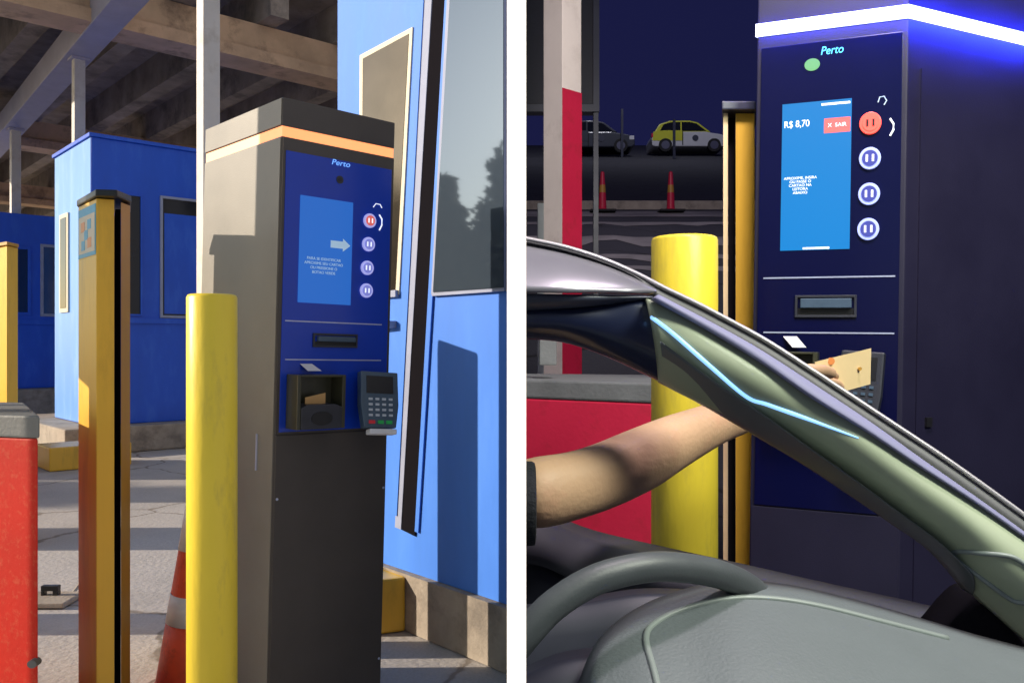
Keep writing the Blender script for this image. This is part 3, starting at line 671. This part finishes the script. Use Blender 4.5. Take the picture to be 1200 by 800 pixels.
# ---------------------------------------------------------------- trees left of the camera, seen in the booth window
def leaf_mesh(name, H, R, n, m):
    bm = nb()
    for i in range(n):
        z = random.uniform(.22, 1)**.9*H; rr_ = R*(1.05-z/H)**.6*(.35+.65*random.random()**.5)*random.uniform(.6,1.15)
        th = random.uniform(0, 6.283); c = Vector((rr_*math.cos(th), rr_*math.sin(th), z))
        for j in range(3):
            q = c+Vector([random.gauss(0,.22) for _ in range(3)])
            u = Vector([random.gauss(0,1) for _ in range(3)]).normalized()*random.uniform(.12,.30); w = u.orthogonal().normalized()*u.length*.6
            bm.faces.new([bm.verts.new(q+a) for a in (u, w, -u, -w)])
    me = bpy.data.meshes.new(name); bm.to_mesh(me); bm.free(); me.materials.append(M[m]); return me
crowns = [leaf_mesh('crown', 6.5, 1.7, 380, 'leaf'), leaf_mesh('crown', 7.5, 1.4, 380, 'leaf')]
bm = nb(); tube(bm, [(0,0,0),(.05,0,2.5),(-.03,.05,5),(0,0,7)], [.17,.13,.08,.02], 8)
for i in range(14):
    z = 1.6+i*.36; th = i*2.4; tube(bm, [(0,0,z),(math.cos(th)*(1.5-i*.07),math.sin(th)*(1.5-i*.07),z+.5)], [.04,.01], 5)
tr = obj('trunk', bm, 'bark'); trunk_me = tr.data; bpy.data.objects.remove(tr)
spots = [(-29-(i%3)*2.2, 3.5+i*.32+random.uniform(-.3,.3)) for i in range(34)]
for i,(x,y) in enumerate(spots):
    e = thing('tree', 'thin dark tree in the tree line mirrored in the booth window', 'tree', Matrix.Translation((x+random.uniform(-.8,.8),y,0)) @ Matrix.Rotation(random.uniform(0,6),4,'Z') @ Matrix.Diagonal((1,1,random.uniform(.85,1.12),1)), 'tree line mirrored in the booth window')
    for nme, me in (('trunk', trunk_me), ('crown', crowns[i%2])):
        o = bpy.data.objects.new(nme, me); C.objects.link(o); o.parent = e

# ---------------------------------------------------------------- night bay: pole, cones, parked cars
t = thing('signal_pole', 'square cream pole with red painted lower right face, left in the night bay', 'pole')
px0, px1, Yp = 637, 681.5, 4.2
xa, xm, xb = P(px0,0,Yp+.1).x, P(659,0,Yp).x, P(px1,0,Yp+.08).x
zr = P(670,103,Yp).z
fpn = [(xa,Yp+.12),(xm,Yp),(xb,Yp+.09),(xm,Yp+.22)]
bm = nb(); foot(bm, fpn, .006, 4.6); obj('shaft', bm, 'cream_post', t, bevel=.004)
a2, b2_ = Vector((xm,Yp)), Vector((xb,Yp+.09)); d2 = (b2_-a2).normalized(); n2 = Vector((d2.y,-d2.x))
bm = nb(); foot(bm, [tuple(a2+n2*.0015),tuple(b2_+n2*.0015+d2*.002),tuple(b2_+n2*-.001+d2*.002),tuple(a2-n2*.001)], .01, zr); obj('red_face', bm, 'crimson', t)
tag(obj('post_stub', bx(P(630,0,5).x,P(638,0,5).x,5,5.05,terr(5),P(0,238,5).z*.0+P(0,238,5).z-.0), 'paper', bevel=.003), 'short white stub post left of the cream pole', 'post')
# dark gantry frame high on the left
t = thing('gantry_sign', 'dark unlit gantry sign frame high behind the cream pole', 'sign')
a = P(617,0,7); b = P(702,132,7); 
obj('panel', bx(.02,b.x-.05,7,7.08,b.z+.07,5.5), 'door_in', t)
bm = nb(); box(bm,b.x-.05,b.x,6.97,7.1,b.z,5.5); box(bm,.02,b.x-.05,6.97,7.1,b.z,b.z+.06); obj('frame', bm, 'rail_grey', t)
bm = nb(); box(bm,b.x-.045,b.x-.005,7.0,7.06,terr(7),b.z); obj('leg', bm, 'rail_grey', t)
# thin far posts
for px_, y0_, y1_, Yq in ((729,128,180,38),(790,140,182,36)):
    c = P(px_,y1_,Yq); tag(obj('lamp_post', bx(c.x-.05,c.x+.05,Yq-.05,Yq+.05,terr(Yq),P(px_,y0_,Yq).z), 'rail_grey'),
        {729:'thin dark pole right of the dark parked car',790:'thin pole in front of the yellow and white parked car',825:'thin pole just behind the front of the white parked car'}[px_], 'pole')
# delineator cones
for px_, lab in ((706,'slim red lane cone nearer the cream pole'),(786,'slim red lane cone nearer the yellow bollard')):
    Yc = 13.6; c = P(px_,HY,Yc); z = terr(Yc)
    t = thing('lane_cone', lab, 'traffic cone', Matrix.Translation((c.x,Yc,z)), 'slim red lane cones')
    bm = nb(); lathe(bm, [(.13,.03),(.065,.07),(.055,.30),(.05,.32)],0,0,20); obj('cone_body', bm, 'crimson', t)
    bm = nb(); lathe(bm, [(.054,.32),(.046,.44)],0,0,20); obj('reflective_band', bm, 'ochre_dim', t)
    bm = nb(); lathe(bm, [(.046,.44),(.03,.64),(.012,.66)],0,0,20); obj('cone_tip', bm, 'crimson', t)
    obj('base', bx(-.2,.2,-.2,.2,0,.035), 'tyre', t, bevel=.01)
def parked_car(px, Y, label, main, second, s=1):
    c = P(px,HY,Y); t = thing('parked_car', label, 'car', Matrix.Translation((c.x,Y,terr(Y))), 'cars parked up the slope')
    w = .85
    side = [(-1.72,.28),(-1.76,.62),(-1.66,.86),(-1.2,.92),(.7,.92),(1.45,.80),(1.74,.62),(1.76,.34),(1.6,.24),(-1.6,.24)]
    bm = nb(); prism(bm, [(x*s,-w,z) for x,z in side], (0,2*w,0)); obj('body', bm, main, t, bevel=.05)
    rear = [(-1.725,.5),(-1.67,.9),(-1.2,.965),(-.35,.965),(-.35,.5)]
    bm = nb(); prism(bm, [(x*s,-w-.012,z) for x,z in rear], (0,.01,0)); obj('rear_panel', bm, second, t)
    cab = [(-1.62,.90),(-1.38,1.28),(-.9,1.44),(.0,1.45),(.38,1.36),(.98,.92)]
    bm = nb(); prism(bm, [(x*s,-w+.08,z) for x,z in cab], (0,2*w-.16,0)); obj('roof', bm, second, t, bevel=.04)
    for q in ([(-1.36,.96),(-1.2,1.26),(-.85,1.36),(-.42,1.37),(-.42,.96)],[(-.36,.96),(-.36,1.37),(.02,1.37),(.32,1.30),(.78,.96)]):
        bm = nb(); prism(bm, [(x*s,-w+.073,z) for x,z in q], (0,.02,0)); obj('side_window', bm, 'dark_glass', t)
    for x in (-1.12,1.12):
        bm = nb(); ydisc(bm, x*s, .3, .31, .31, -w-.02, -w+.18); wh = obj('wheel', bm, 'tyre', t, bevel=.02)
        bm = nb(); ydisc(bm, x*s, .3, .19, .19, -w-.035, -w-.021); obj('rim', bm, 'rim', wh)
    obj('headlight', bx(1.5*s,1.72*s,-w-.015,-w+.2,.56,.74), 'lamp_glass', t, bevel=.02); obj('tail_light', bx(-1.76*s,-1.68*s,-w-.015,-w+.15,.66,.84), 'crimson', t)
    bm = nb(); ydisc(bm, .25*s, .62, .14, .14, -w-.016, -w-.001); obj('door_emblem', bm, 'rail_grey', t)
    obj('door_seam', bx(-.35*s,-.31*s,-w-.016,-w-.001,.3,.95), 'tyre', t)
parked_car(804, 40, 'parked white car with a yellow rear half up the slope left of the amber post', 'car_white', 'car_yellow')
parked_car(696, 39, 'dark grey parked car half hidden behind the cream and red pole', 'car_grey', 'car_grey')

# ---------------------------------------------------------------- the car at the kiosk
car = thing('car', 'grey car at the night kiosk, its windscreen pillar sloping down above dashboard and steering wheel', 'car')
def part(name, st, m, bulge=0, thick=.02, K=10, par=None, smooth=True):
    bm = nb(); loft(bm, st, bulge, thick, K); o = obj(name, bm, m, par or car, smooth=smooth)
    return o
from mathutils.bvhtree import BVHTree
def clip_x(o, x0=.006):
    bm = nb(); bm.from_mesh(o.data)
    bmesh.ops.bisect_plane(bm, geom=bm.verts[:]+bm.edges[:]+bm.faces[:], plane_co=(x0,0,0), plane_no=(1,0,0), clear_inner=True)
    bmesh.ops.holes_fill(bm, edges=[e for e in bm.edges if e.is_boundary], sides=200); bm.to_mesh(o.data); bm.free()
def on(o, pts, lift=.001):              # lay a moulding on the surface of a part
    t = BVHTree.FromPolygons([v.co[:] for v in o.data.vertices], [p.vertices[:] for p in o.data.polygons]); eye = Vector((0,0,EYE)); out = []
    for x,y in pts:
        d = (P(x,y,1)-eye).normalized(); h = t.ray_cast(eye, d)
        if h[0] is not None: out.append(h[0]-d*lift)
    return out
E = [(612,276),(660,286),(705,300),(745,317),(780,335),(820,354),(860,375),(900,397),(950,429),(1000,462),(1050,495),(1100,528),(1150,563),(1220,614)]
Yp_ = lambda x: .93-(x-617)/583*.12
part('pillar_trim', [(x,y,Yp_(x)-.002,x-2,y+5,Yp_(x)-.004) for x,y in E], 'chrome', .004, .012, 6)
part('pillar_seal', [(x-2,y+5,Yp_(x),x-9 if x>770 else x,y+ (24 if x>790 else 8+max(0,(x-740)*.3)),Yp_(x)-.004) for x,y in E], 'seal', .006, .02, 8)
part('roof', [(612,282,.94,612,341,.84),(660,292,.93,660,342,.84),(705,306,.92,705,342,.85),(740,322,.91,740,343,.86),(768,338,.90,768,344,.88)], 'roofpaint', .012, .02, 10)
part('roof_rail', [(612,344,.85,612,364,.86),(680,345,.85,680,360,.86),(720,346,.86,720,356,.87),(765,347,.87,765,352,.88)], 'rail_grey', .006, .02, 8)
part('side_rail', [(612,362,.865,612,397,.88),(660,360,.865,660,401,.88),(710,356,.87,708,416,.88),(750,352,.87,752,436,.88),(790,370,.87,790,455,.88),(840,440,.87,830,478,.88)], 'rail', .012, .02, 10)
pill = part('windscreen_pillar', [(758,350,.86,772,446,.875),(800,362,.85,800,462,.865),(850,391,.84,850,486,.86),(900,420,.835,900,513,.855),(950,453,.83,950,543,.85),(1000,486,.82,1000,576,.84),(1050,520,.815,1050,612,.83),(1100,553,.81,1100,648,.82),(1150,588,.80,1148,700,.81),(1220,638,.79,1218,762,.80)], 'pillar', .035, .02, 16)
part('pillar_dark_strip', [(775,400,.824,775,449,.88),(820,434,.818,820,472,.87),(860,462,.812,855,492,.865),(900,489,.806,898,517,.86),(950,525,.797,948,547,.855),(1000,560,.790,998,580,.845),(1050,597,.787,1048,614,.835),(1100,634,.787,1100,651,.825),(1140,672,.79,1140,697,.815)], 'pillar_dark', .004, .02, 8)
part('pillar_sheen', [(772,345,.838,766,350,.833),(850,386,.826,846,396,.82),(900,415,.82,896,427,.812),(960,454,.812,955,467,.80),(1020,494,.806,1016,505,.795),(1080,537,.80,1076,545,.79),(1150,586,.792,1147,591,.784),(1215,633,.785,1212,637,.778)], 'led_sheen', .003, .02, 6)
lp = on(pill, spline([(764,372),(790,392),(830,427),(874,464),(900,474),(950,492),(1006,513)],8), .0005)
bm = nb(); tube(bm, lp, [.0020*min(1,(len(lp)-1-i)/14+.25) for i in range(len(lp))], 8); obj('led_reflection', bm, 'glow', car, smooth=True)  # emissive tube drawn as the light band mirrored in the windscreen
# moulded panel at the foot of the pillar
bm = nb(); tube(bm, on(pill, spline([(1205,664),(1185,652),(1150,648),(1122,646),(1119,653),(1150,677),(1180,699),(1192,705),(1206,706)],5)), .0024, 8); obj('pillar_moulding', bm, 'ridge', pill, smooth=True)
# mirror foot / door corner
part('mirror_foot', [(1108,742,.83,1108,752,.83),(1150,700,.83,1150,775,.83),(1185,722,.83,1190,790,.83),(1215,770,.83,1215,800,.83)], 'gap', .01, .05, 6)
# door
dr = part('door', [(612,603,1.0,612,660,.97),(640,612,1.0,640,665,.97),(700,637,1.0,700,690,.97),(800,661,.98,800,700,.955),(900,683,.96,900,712,.94),(1000,706,.94,1000,728,.92),(1100,728,.92,1100,745,.90),(1160,742,.90,1160,754,.89)], 'sill', .012, .08, 8)
part('door_panel', [(612,618,.985,612,930,.97),(640,650,.985,640,930,.97),(700,680,.985,700,930,.96),(800,698,.975,800,930,.95),(900,711,.955,900,930,.93),(1000,727,.935,1000,930,.91),(1100,745,.915,1100,930,.89),(1215,760,.90,1215,930,.88)], 'door_in', .0, .06, 8, dr)
# steering wheel: rim arc, hub
wr = bpy.data.objects.new('steering_wheel', None); C.objects.link(wr); wr.parent = car
R0 = [(580,790,.62),(600,763,.62),(617,742,.62),(650,708,.625),(700,678,.635),(760,664,.65),(810,666,.67),(850,675,.69),(885,694,.72),(915,730,.75),(930,780,.77)]
bm = nb(); tube(bm, [tuple(P(*q)) for q in spline(R0, 5)], .0115, 14); clip_x(obj('rim', bm, 'wheelrim', wr, smooth=True))
part('hub', [(612,800,.66,612,930,.66),(660,780,.665,660,930,.66),(720,775,.668,720,930,.665),(780,800,.672,780,930,.67),(820,850,.675,820,930,.675)], 'door_in', .02, .03, 8, wr)
part('column_shroud', [(612,720,.76,612,930,.74),(680,712,.76,680,930,.74),(760,700,.76,760,930,.74),(850,705,.76,850,930,.74),(950,720,.76,950,930,.74)], 'door_in', .02, .03, 8)
hd_ = part('instrument_hood', [(678,830,.62,678,930,.56),(692,790,.63,690,930,.56),(712,757,.65,705,930,.56),(750,727,.67,740,930,.55),(800,705,.69,790,930,.55),(860,692,.70,850,930,.54),(930,695,.71,930,930,.54),(1010,712,.72,1010,930,.54),(1100,737,.73,1100,930,.54),(1160,755,.73,1160,930,.54),(1225,772,.73,1225,930,.54)], 'dash', .05, .03, 18)
def on_hood(q, off=.0): return q
bm = nb(); tube(bm, on(hd_, spline([(776,826),(766,785),(757,748),(768,730),(800,714),(850,702),(900,701),(960,710),(1040,730),(1110,748)],6),-.0006), .0028, 8); obj('hood_ridge', bm, 'ridge', hd_, smooth=True)

# ---------------------------------------------------------------- person: reaching arm and hand
per = thing('person', 'person in a black sleeve reaching a bare forearm from the car towards the night kiosk', 'person')
sk = [  # point, radius, parent index
 (P(592,583,.85), .042, None), (P(655,573,.885), .038, 0), (P(700,561,.92), .038, 1), (P(745,541,.965), .039, 2), (P(790,517,1.02), .0345, 3),
 (P(835,497,1.09), .029, 4), (P(878,482,1.17), .027, 5), (P(905,470,1.23), .027, 6), (P(935,456,1.30), .031, 7),
]
def add(p, r, par): sk.append((p, r, par)); return len(sk)-1
def finger(x0,y0,Y0, segs, r, par=8):
    i = par
    for k,(x,y,Y) in enumerate(segs): i = add(P(x,y,Y), r*(1-.1*k), i)
finger(0,0,0, [(950,440,1.36),(962,434,1.40),(974,437,1.435),(981,442,1.45)], .0092)
finger(0,0,0, [(955,450,1.36),(968,446,1.41),(981,449,1.445),(987,455,1.455)], .0094)
finger(0,0,0, [(954,460,1.355),(966,460,1.40),(977,463,1.43),(982,468,1.44)], .0088)
finger(0,0,0, [(948,470,1.345),(958,473,1.38),(966,477,1.405),(969,481,1.415)], .0078)
i = add(P(925,446,1.25), .014, 7); i = add(P(945,434,1.29), .0115, i); i = add(P(964,434,1.345), .0105, i); add(P(976,438,1.385), .0095, i)
me = bpy.data.meshes.new('body'); me.from_pydata([tuple(p) for p,_,_ in sk], [(pr,k) for k,(_,_,pr) in enumerate(sk) if pr is not None], [])
me.materials.append(M['skin']); body = bpy.data.objects.new('body', me); C.objects.link(body); body.parent = per
md = body.modifiers.new('Skin', 'SKIN'); md.use_smooth_shade = True
for k,(_, r, _) in enumerate(sk):
    sv = me.skin_vertices[0].data[k]; sv.radius = (r, r); sv.use_root = (k == 0)
ms = body.modifiers.new('Subdiv', 'SUBSURF'); ms.levels = 3; ms.render_levels = 3
dg = bpy.context.evaluated_depsgraph_get(); dg.update()
me2 = bpy.data.meshes.new_from_object(body.evaluated_get(dg)); body.modifiers.clear(); body.data = me2; me2.name = 'body'
bm = nb(); bm.from_mesh(me2)
bmesh.ops.bisect_plane(bm, geom=bm.verts[:]+bm.edges[:]+bm.faces[:], plane_co=(.006,0,0), plane_no=(1,0,0), clear_inner=True)
bmesh.ops.holes_fill(bm, edges=[e for e in bm.edges if e.is_boundary], sides=200)
bm.to_mesh(me2); bm.free()
for p_ in me2.polygons: p_.use_smooth = True
bm = nb()
for xx in (0,): prism(bm, [(.0052, .86+.046*math.cos(k*math.pi/14), P(0,589,.86).z+.042*math.sin(k*math.pi/14)) for k in range(28)], (.0185,0,0))
obj('sleeve', bm, 'sleeve', per, bevel=.004)
# the ticket
tk = thing('ticket', 'cream ticket with a red dot held in front of the night kiosk card reader', 'ticket')
pc = [P(955,424,1.43), P(1021,408,1.47), P(1020,450,1.475), P(962,466,1.44)]
bm = nb(); prism(bm, pc, (0,.0012,0)); obj('card', bm, 'card', tk)
c = P(974,423,1.44); bm = nb(); ydisc(bm, c.x, c.z, .006, .006, 1.4395, 1.4418); obj('red_dot', bm, 'sticker_o', tk)
c = P(1008,432,1.46); bm = nb(); ydisc(bm, c.x, c.z, .003, .003, 1.4600, 1.4630); obj('chip', bm, 'ochre_dim', tk)

# ---------------------------------------------------------------- light
w = bpy.data.worlds.new('World'); S.world = w; w.use_nodes = True
N, L = w.node_tree.nodes, w.node_tree.links
sky = N.new('ShaderNodeTexSky'); sky.sky_type = 'NISHITA'; sky.sun_disc = False
SUN = Vector((-1,-.02,0)).normalized(); EL = math.radians(18)
sky.sun_elevation = EL; sky.sun_rotation = math.atan2(SUN.x, SUN.y)
L.new(sky.outputs['Color'], N['Background'].inputs['Color']); N['Background'].inputs['Strength'].default_value = .125
sl = bpy.data.lights.new('Sun', 'SUN'); sl.energy = 5.0; sl.angle = math.radians(.5); sl.color = (1,.85,.68)
so = bpy.data.objects.new('Sun', sl); C.objects.link(so)
D = -(SUN*math.cos(EL)+Vector((0,0,math.sin(EL)))); so.rotation_euler = D.to_track_quat('-Z','Y').to_euler()
def area(name, loc, target, size, power, col):
    al = bpy.data.lights.new(name, 'AREA'); al.energy = power; al.size = size; al.color = col
    o = bpy.data.objects.new(name, al); C.objects.link(o); o.location = loc
    o.rotation_euler = (Vector(target)-Vector(loc)).to_track_quat('-Z','Y').to_euler(); return o
# lamps over the night bay, all unseen
area('unseen_bay_lamp', (1.6,-.3,3.2), (.6,1.2,1.0), .9, 92, (.95,1,.84))
area('unseen_bay_lamp', (.55,1.0,3.4), (.55,3.2,1.5), .4, 60, (1,.86,.92))  # added to brighten the cream pole and amber post
area('unseen_bay_lamp', (1.2,7,7.5), (1.2,13,3), .8, 90, (.95,.85,1))
area('unseen_bay_lamp', (5,30,19), (5.5,40,10), 1.5, 420, (.9,.9,1))

cam = bpy.data.cameras.new('Camera'); co = bpy.data.objects.new('Camera', cam); C.objects.link(co); S.camera = co
co.location = (0,0,EYE); co.rotation_euler = (math.radians(90),0,0)
cam.lens = 30; cam.sensor_width = 36; cam.shift_y = (HY-400)/1200; cam.clip_start = .02; cam.clip_end = 1000
vs = S.view_settings; vs.view_transform = 'Standard'; vs.look = 'None'; vs.gamma = 1; vs.exposure = .25; vs.use_curve_mapping = False
